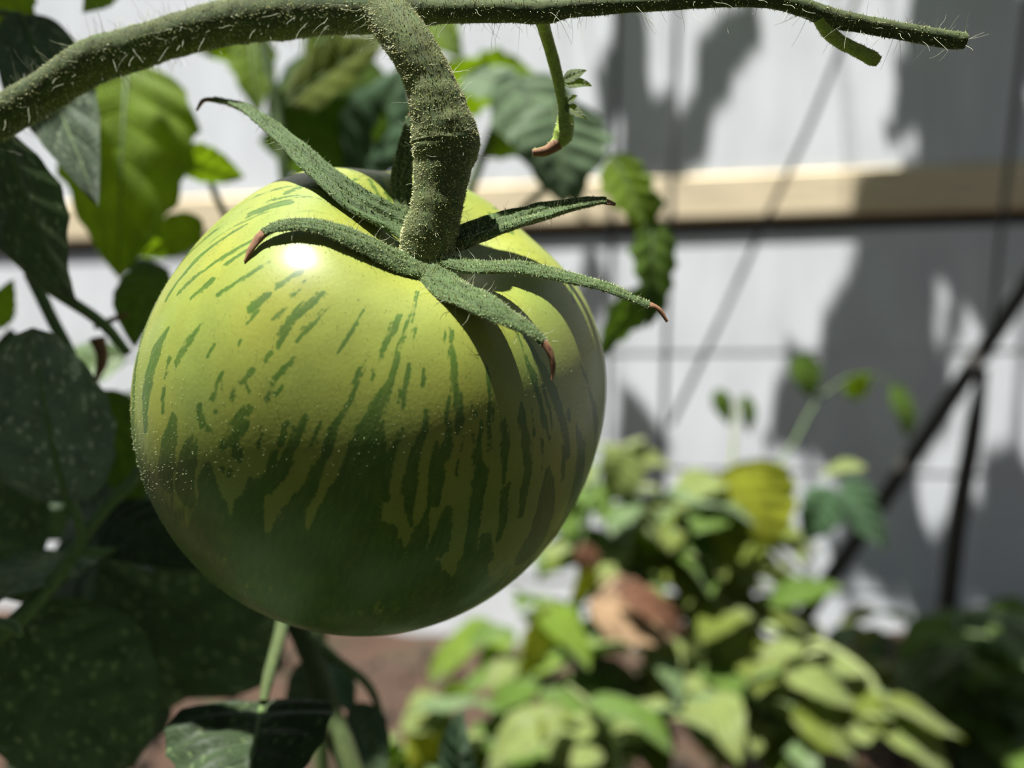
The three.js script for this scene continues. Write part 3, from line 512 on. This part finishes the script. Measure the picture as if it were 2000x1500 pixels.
// leaves of the same plant above and beside the frame, which keep the low foliage in shade
const SHADE = [[-0.105, -0.175, 0.20], [-0.085, -0.15, 0.17], [-0.10, -0.14, 0.13], [-0.075, -0.17, 0.22], [-0.065, -0.19, 0.26], [-0.12, -0.16, 0.25], [-0.045, -0.185, 0.32], [-0.095, -0.19, 0.3], [-0.11, -0.13, 0.18]];
{ const R = rng(12);
  for (const [x, z, t] of SHADE) { const p = V(x, H - 0.04, z).addScaledVector(SUN, t), b = p.clone().add(V(-0.035, 0.012, 0.01 * (R() - 0.5))), q = p.clone().add(V(0.03, -0.008, 0.03 * (R() - 0.5)));
    leaf(plant, b, q, 0.05, V(-0.2 + 0.3 * (R() - 0.5), 1, 0.3 * (R() - 0.5)), LM.green, { curl: 0.7 });
    stalk('petiole', plant, [[V(-0.122, clamp(b.y - 0.02, 0.2, 0.7), -0.122), 0.0014], [V((b.x - 0.122) / 2, b.y + 0.006, (b.z - 0.122) / 2), 0.0012], [b, 0.0009]], petioleMat, 14, 6); } }

// ------------------------------------------------------------------ the plant behind the fruit
const behind = thing('tomato_plant', 'bright sunlit tomato foliage standing between the fruit and the wall', 'plant');
const BEHIND = [
  [505, 85, .27, 385, 95, .27, 70, 'bright', V(0.2, -0.55, 0.8), 0.5],
  [490, 60, .265, 505, 225, .26, 95, 'bright', V(0.2, -0.4, 0.9), 0.4],
  [560, 205, .26, 770, 62, .25, 120, 'olive', V(0.1, 0.2, 1), 0.4],
  [690, 370, .28, 640, 60, .27, 300, 'green', V(0.1, 0.1, 1), 0.5],
  [640, 330, .29, 700, 110, .275, 140, 'bright', V(0.1, -0.4, 0.9), 0.4],
  [700, 360, .275, 800, 120, .26, 170, 'teal', V(-0.2, 0.3, 0.95), 0.4],
  [600, 60, .3, 680, 110, .3, 110, 'bright', V(0.2, -0.5, 0.8), 0.3],
  [560, 300, .28, 600, 100, .29, 110, 'teal', V(0.2, 0.3, 0.9), 0.4],
  [760, 330, .27, 860, 200, .27, 150, 'green', V(0.2, -0.3, 0.9), 0.5],
  [830, 20, .3, 905, 115, .29, 90, 'bright', V(0.2, -0.5, 0.8), 0.5],
  [870, 200, .29, 950, 110, .28, 130, 'bright', V(0.3, -0.4, 0.85), 0.5],
  [905, 150, .28, 1040, 200, .27, 110, 'sage', V(0.1, 0.4, 0.9), 0.5],
  [930, 160, .3, 1050, 145, .29, 120, 'bright', V(0.1, -0.5, 0.85), 0.4],
  [1000, 150, .275, 1130, 400, .265, 200, 'sage', V(0.15, 0.55, 0.82), 0.5],
  [1085, 200, .265, 1100, 400, .262, 200, 'sage', V(0.05, 0.5, 0.85), 0.4],
  [1020, 250, .285, 935, 305, .28, 80, 'bright', V(0.1, -0.5, 0.85), 0.4],
];
for (const [bx, by, bd, tx, ty, td, w, m, n, curl] of BEHIND) leaf(behind, at(bx, by, bd), at(tx, ty, td), pxw(w, (bd + td) / 2), n, LM[m], { curl, rib: 0.0007, serr: 0.07, teeth: 4, quilt: 0.04 });
// the long twisted leaf
for (const [bx, by, tx, ty, w, m, n, curl, tw] of [[1195, 305, 1275, 470, 105, 'bright', V(0.3, -0.4, 0.85), 0.6, 0.5], [1255, 400, 1300, 395, 60, 'green', V(0.2, -0.3, 0.9), 0.3, 0], [1272, 430, 1268, 640, 105, 'green', V(0.3, 0.1, 0.9), 0.5, 0.4], [1290, 560, 1160, 705, 85, 'green', V(0.3, -0.3, 0.9), -1.1, 0.3]])
  leaf(behind, at(bx, by, .26), at(tx, ty, .26), pxw(w, .26), n, LM[m], { curl, twist: tw, serr: 0.1, rib: 0.0006 });
for (const [pts, mat] of [
  [[[505, 40, .262, 20], [520, 120, .262, 22], [540, 220, .262, 22], [556, 340, .262, 24], [600, 700, .27, 28], [650, 2400, .30, 34]], petioleMat],
  [[[400, 330, .22, 12], [430, 400, .225, 14], [470, 470, .23, 16], [560, 620, .25, 18], [598, 760, .270, 18]], petioleMat],
  [[[690, 370, .279, 22], [700, 500, .28, 24], [670, 850, .279, 26], [618, 1050, .276, 26]], petioleMat],
  [[[1000, 160, .276, 16], [960, 260, .28, 18], [900, 420, .285, 22], [800, 700, .285, 24], [700, 1000, .282, 24], [622, 1250, .279, 24]], petioleMat],
  [[[1190, 300, .262, 14], [1120, 330, .266, 14], [1010, 420, .275, 16], [900, 560, .28, 18], [760, 850, .281, 18], [618, 1150, .277, 18]], petioleMat],
]) stalk('stalk', behind, pts.map(([x, y, d, w]) => [at(x, y, d), pxw(w, d) / 2]), mat, 40, 10);

// ------------------------------------------------------------------ vine over the frame whose leaves shade the wall
const climber = thing('climbing_vine', 'leafy vine trained high in front of the white wall, shading it', 'vine');
function caster(x0, y0, x1, y1, w, t, o = {}) {
  const b = wallHit(x0, y0).addScaledVector(SUN, t), e = wallHit(x1, y1).addScaledVector(SUN, t + 0.02), d = wallHit((x0 + x1) / 2, (y0 + y1) / 2).distanceTo(camera.position);
  leaf(climber, b, e, pxw(w, d), WN.clone().add(V(0.25 * Math.sin(x0), 0.25, 0)), o.m ?? LM.green, { curl: 0.3, serr: 0.14, teeth: 4, wave: 0.08, nv: 24, nu: 10 });
  return b;
}
const CAST = [
  [1225, -70, 1168, 250, 84, .75], [1465, -50, 1225, 320, 100, .75], [1305, 160, 1212, 348, 100, .76],
  [1965, -90, 1742, 112, 150, .72], [1905, 70, 1722, 232, 150, .72], [2000, 170, 1790, 335, 170, .72], [1880, 180, 1800, 340, 110, .72], [2090, -60, 1995, 120, 120, .72], [2090, 200, 1930, 400, 170, .74], [2060, 320, 1735, 410, 130, .74], [1900, 290, 1720, 460, 130, .75],
  [1790, 400, 1490, 860, 170, .80], [1880, 420, 1770, 770, 42, .80], [1835, 640, 1728, 940, 56, .82], [1655, 770, 1590, 900, 26, .82],
  [1210, 775, 1282, 900, 130, .84], [1140, 440, 1110, 690, 100, .8],
  [2070, 860, 1965, 1110, 150, .9], [1995, 900, 1890, 1120, 150, .9], [1885, 950, 1800, 1130, 140, .9], [1790, 960, 1720, 1110, 130, .9], [1690, 940, 1640, 1110, 130, .9],
];
{
  const tips = CAST.map((a) => caster(...a));
  const bar = [[1.45, 0], [1.42, 0.9], [1.2, 1.5], [0.8, 1.66], [0.3, 1.70], [-0.3, 1.68]].map(([x, y]) => WALL0.clone().addScaledVector(WX, x).addScaledVector(WN, 0.07).setY(y));
  stalk('vine_stem', climber, bar.map((p, i) => [p, 0.009 - i * 0.001]), stemMat, 60, 10);
  const curve = new THREE.CatmullRomCurve3(bar); const R = rng(3);
  for (const b of tips) { let best = null, bd = 9; for (let i = 40; i <= 100; i++) { const p = curve.getPoint(i / 100), d = p.distanceTo(b); if (d < bd) { bd = d; best = p; } } stalk('tendril', climber, [[best, 0.0012], [best.clone().lerp(b, 0.5).add(V(0.03 * (R() - 0.5), 0.03, 0.02)), 0.001], [b, 0.0009]], petioleMat, 16, 6); }
}

{ const R = rng(88);                                        // unseen leaves added to the vine to shade the back of the bed
  for (let i = 0; i < 6; i++) for (let j = 0; j < 4; j++) {
    if (R() < 0.1) continue;
    const x = 0.27 + 0.12 * i + 0.04 * R(), z = -0.74 - 0.11 * j - 0.03 * R(), p = V(x, 0.06, z).addScaledVector(SUN, 1.05 + 0.25 * R());
    leaf(climber, p.clone().add(V(-0.09, 0.02, 0)), p.clone().add(V(0.08, -0.03, 0.04 * (R() - 0.5))), 0.14, V(0.3 * (R() - 0.5), 1, 0.3 * (R() - 0.5)), LM.mature, { nu: 10, nv: 18 });
  } }
// ------------------------------------------------------------------ low plants in the bed behind
const lowGroup = 'low tomato plants in the bed';
function lowPlant(label, stems, leaves, fill, seed) {
  const o = thing('bedding_plant', label, 'plant', lowGroup), R = rng(seed);
  for (const [pts, mat] of stems) stalk('stem', o, pts.map(([x, y, d, w]) => [at(x, y, d), pxw(w, d) / 2]), mat, 30, 8);
  for (const [bx, by, bd, tx, ty, td, w, m, n, curl] of leaves) leaf(o, at(bx, by, bd), at(tx, ty, td), pxw(w, (bd + td) / 2), n, LM[m], { curl: curl ?? 0.6, nu: 10, nv: 20 });
  for (const [cx, cy, rx, ry, d0, d1, n, mats, len] of fill) for (let i = 0; i < n; i++) {
    const a = R() * 6.283, r = Math.sqrt(R()), x = cx + rx * r * Math.cos(a), y = cy + ry * r * Math.sin(a), d = lerp(d0, d1, R()), l = len * (0.7 + 0.6 * R()), b = at(x, y, d), az = R() * 6.283, dir = V(Math.cos(az), -0.9 + 0.9 * R(), Math.sin(az)).normalize();
    const e = b.clone().addScaledVector(dir, l); if (e.y < 0.01) e.y = 0.01; if (b.y < 0.015) b.y = 0.03;
    leaf(o, b, e, l * (0.45 + 0.25 * R()), V(0.5 * (R() - 0.5), 1, 0.6 * (R() - 0.2)), LM[mats[Math.floor(R() * mats.length)]], { curl: 0.3 + 0.9 * R(), nu: 8, nv: 16 });
  }
  return o;
}
lowPlant('sunlit low tomato plant with a large yellow-green leaf and drooping pale leaves',
  [[[[1400, 2200, .55, 20], [1400, 1500, .55, 18], [1395, 1180, .55, 14], [1420, 1000, .55, 10], [1430, 900, .56, 8], [1440, 780, .57, 5]], paleStemMat],
   [[[1395, 1180, .55, 16], [1500, 1225, .54, 18], [1620, 1268, .53, 18], [1700, 1330, .52, 18], [1730, 1420, .51, 18], [1810, 1500, .5, 18]], paleStemMat],
   [[[1440, 980, .56, 10], [1540, 880, .58, 6], [1600, 780, .6, 5], [1680, 730, .6, 4], [1770, 760, .6, 4]], petioleMat],
   [[[1620, 1268, .53, 12], [1560, 1290, .53, 10], [1510, 1420, .53, 9], [1490, 1520, .53, 9]], paleStemMat]],
  [[1440, 905, .56, 1500, 1075, .55, 190, 'yellow', V(0.2, -0.3, 0.9)], [1360, 985, .55, 1385, 1140, .54, 190, 'olive', V(-0.1, -0.3, 0.95)], [1410, 935, .56, 1310, 985, .54, 100, 'pale', V(0, 1, 0.4)],
   [1620, 950, .58, 1570, 1060, .58, 90, 'teal', V(0, 0.3, 0.9)], [1640, 940, .58, 1725, 1075, .58, 100, 'teal', V(0.3, 0.4, 0.85)],
   [1400, 760, .57, 1425, 830, .57, 40, 'green', V(0, 0, 1)], [1455, 770, .57, 1462, 850, .57, 36, 'green', V(0.3, 0, 1)], [1560, 690, .6, 1585, 780, .6, 60, 'green', V(0, -0.3, 1)], [1650, 770, .6, 1700, 730, .6, 55, 'bright', V(0, -0.3, 1)], [1745, 750, .6, 1775, 860, .6, 50, 'green', V(0.3, -0.2, 1)], [1690, 910, .6, 1600, 930, .6, 50, 'pale', V(0, 1, 0.4)],
   [1500, 1180, .54, 1650, 1150, .54, 60, 'green', V(0, 0.8, 0.6), 1.2], [1440, 1130, .55, 1500, 1150, .55, 60, 'pale', V(0, 1, 0.5)],
   [1380, 1200, .53, 1350, 1370, .52, 90, 'pale', V(0.4, 0.4, 0.8)], [1390, 1345, .5, 1280, 1372, .5, 80, 'pale', V(0, 1, 0.4)], [1440, 1230, .54, 1440, 1370, .54, 120, 'olive', V(0, -0.3, 1)],
   [1330, 1400, .48, 1460, 1430, .48, 110, 'teal', V(0, 0.8, 0.6)], [1570, 1260, .53, 1480, 1290, .53, 70, 'pale', V(0, 1, 0.4)], [1620, 1300, .52, 1700, 1320, .52, 60, 'pale', V(0, 1, 0.4)], [1640, 1330, .53, 1600, 1480, .53, 100, 'olive', V(0, 0.2, 1)], [1740, 1400, .51, 1830, 1500, .5, 80, 'pale', V(-0.3, 0.8, 0.4)], [1660, 1440, .5, 1720, 1420, .5, 60, 'pale', V(0, 1, 0.4)]],
  [[1400, 1100, 130, 150, .53, .64, 55, ['green', 'olive', 'olive', 'pale'], .05], [1540, 1390, 190, 120, .5, .6, 60, ['green', 'mature', 'pale', 'olive', 'olive'], .045]], 71);
lowPlant('low tomato plant with a curled tan dead leaf and hanging yellow leaf',
  [[[[1140, 2200, .52, 20], [1135, 1400, .52, 18], [1130, 1150, .52, 14], [1160, 950, .52, 10], [1180, 880, .53, 6]], petioleMat],
   [[[1130, 1250, .52, 12], [1060, 1180, .5, 10], [1000, 1150, .49, 8]], petioleMat]],
  [[1150, 1170, .5, 1320, 1250, .5, 150, 'tan', V(0.1, 0.7, 0.7), 0.9], [1200, 1140, .492, 1345, 1240, .488, 62, 'brown', V(0.3, 0.5, 1), 0.8], [1140, 1060, .51, 1150, 1140, .51, 55, 'brown', V(0.3, 0, 1), 0.6], [1090, 1200, .49, 1115, 1250, .49, 40, 'brown', V(0, 0, 1)],
   [1075, 1185, .49, 1015, 1320, .48, 80, 'yellow', V(0.2, -0.3, 0.9)], [1160, 1110, .5, 1110, 1180, .5, 50, 'yellow', V(0.2, -0.3, 0.9)], [1060, 1090, .5, 1120, 1070, .5, 60, 'pale', V(0, 1, 0.4)], [1230, 880, .53, 1190, 980, .53, 90, 'pale', V(0.1, 0.5, 0.8)], [1230, 1000, .53, 1290, 1060, .53, 80, 'pale', V(0, 1, 0.4)], [1300, 1060, .54, 1230, 1050, .54, 60, 'bright', V(0, 0.3, 0.9)]],
  [[1210, 1020, 110, 150, .53, .64, 55, ['green', 'olive', 'pale', 'mature', 'green'], .05], [1060, 1270, 110, 110, .5, .58, 30, ['green', 'mature', 'bright', 'olive'], .045]], 72);
lowPlant('low leafy tomato plant with pale folded leaves at the edge of bare soil',
  [[[[1120, 2400, .44, 22], [1130, 1700, .44, 20], [1160, 1450, .44, 16], [1150, 1380, .44, 14], [1110, 1340, .44, 10]], paleStemMat],
   [[[1150, 1380, .44, 12], [1190, 1430, .44, 14], [1210, 1520, .43, 14]], paleStemMat]],
  [[1095, 1392, .42, 950, 1500, .41, 110, 'pale', V(-0.3, 0.8, 0.5)], [880, 1380, .46, 780, 1430, .45, 110, 'pale', V(0, 0.9, 0.5)], [860, 1390, .46, 820, 1540, .45, 120, 'yellow', V(0.2, -0.2, 0.95)], [1010, 1295, .47, 940, 1350, .46, 60, 'pale', V(0, 1, 0.4)], [900, 1330, .47, 880, 1390, .47, 60, 'bright', V(0, 0.3, 0.9)], [1270, 1410, .45, 1190, 1440, .45, 90, 'pale', V(0, 1, 0.4)], [1180, 1480, .42, 1060, 1490, .42, 60, 'pale', V(0, 1, 0.4)]],
  [[1080, 1440, 200, 100, .43, .52, 60, ['green', 'mature', 'green', 'olive', 'pale'], .045], [1260, 1330, 140, 100, .48, .56, 45, ['green', 'pale', 'mature', 'bright'], .045], [830, 1470, 60, 60, .46, .5, 12, ['green', 'bright'], .035]], 73);
lowPlant('dark shaded leafy plant beside the leaning stake in the bed',
  [[[[1950, 2000, .8, 16], [1930, 1400, .8, 12], [1920, 1250, .8, 8]], petioleMat], [[[2100, 2000, .75, 16], [2060, 1300, .75, 10]], petioleMat]], [],
  [[1930, 1330, 130, 150, .72, .95, 130, ['green', 'mature', 'green'], .06], [1760, 1320, 110, 140, .75, 0.95, 40, ['green', 'mature', 'olive'], .05]], 74);

// ------------------------------------------------------------------ stakes and strings
const stakeMat = new THREE.MeshStandardMaterial({ color: C(0.036, 0.033, 0.026), roughness: 0.7, map: woodTex });
const stringMat = new THREE.MeshStandardMaterial({ color: C(0.06, 0.06, 0.062), roughness: 0.85 });
function rod(name, label, category, pts, mat) { const m = mesh(numbered(name), sweep(pts, 40, 10, 0.02, 2), mat); m.userData = { label, category }; return m; }
rod('garden_stake', 'dark wooden stake leaning diagonally beside the low plants', 'stake', [[at(2130, 370, .86), pxw(34, .86) / 2], [at(1990, 580, .86), pxw(34, .86) / 2], [at(1850, 790, .86), pxw(34, .86) / 2], [at(1715, 990, .86), pxw(34, .86) / 2], [at(1560, 1220, .86), pxw(34, .86) / 2], [at(1420, 1440, .862), pxw(34, .86) / 2]], stakeMat);
rod('garden_stake', 'slim dark upright stake rising from the shaded plants', 'stake', [[at(1920, 720, .95), pxw(20, .95) / 2], [at(1900, 850, .95), pxw(34, .95) / 2], [at(1865, 1050, .95), pxw(36, .95) / 2], [at(1838, 1290, .95), pxw(36, .95) / 2], [at(1825, 1400, .95), pxw(36, .95) / 2]], stakeMat);
rod('trellis_string', 'grey string hanging straight beside the twisted leaf', 'string', [[V(0.14, 1.6, -0.95), 0.0034], [at(1208, -40, .95), 0.0034], [at(1196, 400, .95), 0.0034], [at(1186, 820, .95), 0.003], [at(1180, 1240, .95), 0.003]], stringMat);
rod('trellis_string', 'grey string hanging down to the rounded leaf shadow', 'string', [[V(0.22, 1.6, -0.95), 0.0034], [at(1326, -40, .95), 0.0034], [at(1310, 400, .95), 0.0034], [at(1296, 830, .95), 0.003], [at(1290, 1240, .95), 0.003]], stringMat);
rod('trellis_string', 'grey string slanting across the timber rail', 'string', [[V(0.5, 1.6, -0.95), 0.003], [at(1680, -40, .95), 0.003], [at(1600, 200, .95), 0.003], [at(1500, 420, .95), 0.003], [at(1400, 640, .95), 0.003], [at(1310, 830, .95), 0.003]], stringMat);
rod('trellis_string', 'dark string hanging where the rail lies in shade', 'string', [[V(0.68, 1.6, -1.0), 0.004], [at(2010, -40, 1.0), 0.004], [at(1985, 200, 1.0), 0.004], [at(1950, 500, 1.0), 0.003], [at(1935, 700, 1.0), 0.002]], stringMat);



// ------------------------------------------------------------------ unseen foliage added to darken the fruit: low leaves, a screen behind the lens
{
  const R = rng(404);
  for (let i = 0; i < 60; i++) {  // added leaves that cut bounced light on the fruit underside
    const x = -0.2 + 0.36 * R(), z = -0.30 + 0.30 * R(), top = H - 0.50 * Math.max(0.03, -z) - 0.03, y = 0.06 + (top - 0.06) * R(), az = R() * 6.283, l = 0.05 + 0.03 * R(), b = V(x, y, z);
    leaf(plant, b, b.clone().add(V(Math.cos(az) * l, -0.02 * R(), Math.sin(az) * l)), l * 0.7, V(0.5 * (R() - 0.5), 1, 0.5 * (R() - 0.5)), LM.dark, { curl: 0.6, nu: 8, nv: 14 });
  }
  const shade_hedge = thing('shade_hedge', 'added unseen hedge standing opposite the white wall', 'shade_hedge');  // added and unseen, blocks sky light from behind the lens
  for (let k = 0; k < 7; k++) { const x = -1.2 + k * 0.4; stalk('stem', shade_hedge, [[V(x, -0.02, 0.5), 0.009], [V(x + 0.03, 0.6, 0.48), 0.008], [V(x - 0.02, 1.25, 0.5), 0.005]], stemMat, 16, 8); }
  for (let i = 0; i < 175; i++) {  // added overhead leaves that shade the soil around the lens
    const side = i > 140, x = side ? 0.22 + 0.5 * R() : -0.75 + 1.6 * R(), z = side ? -0.30 + 0.26 * R() : -0.05 + 0.42 * R(), p = V(x, 0, z).addScaledVector(SUN, 1.0 + 0.35 * R()), az = R() * 6.283, l = 0.15;
    leaf(shade_hedge, p, p.clone().add(V(Math.cos(az) * l, -0.03, Math.abs(Math.sin(az)) * l)), 0.12, V(0.3 * (R() - 0.5), 1, 0.3 * (R() - 0.5)), LM.dark, { nu: 6, nv: 10 });
  }
  for (let i = 0; i < 240; i++) {
    const x = -1.3 + 2.6 * R(), y = 0.08 + 1.3 * R(), z = 0.30 + 0.3 * R(), az = R() * 6.283, l = 0.10 + 0.06 * R(), b = V(x, y, z);
    leaf(shade_hedge, b, b.clone().add(V(Math.cos(az) * l, -l * (0.3 + R()), Math.sin(az) * l * 0.5)), l * 0.75, V(0.6 * (R() - 0.5), 0.6, -1), i % 3 ? LM.dark : LM.mature, { curl: 0.6, nu: 6, nv: 10 });
  }
}
renderer.render(scene, camera);
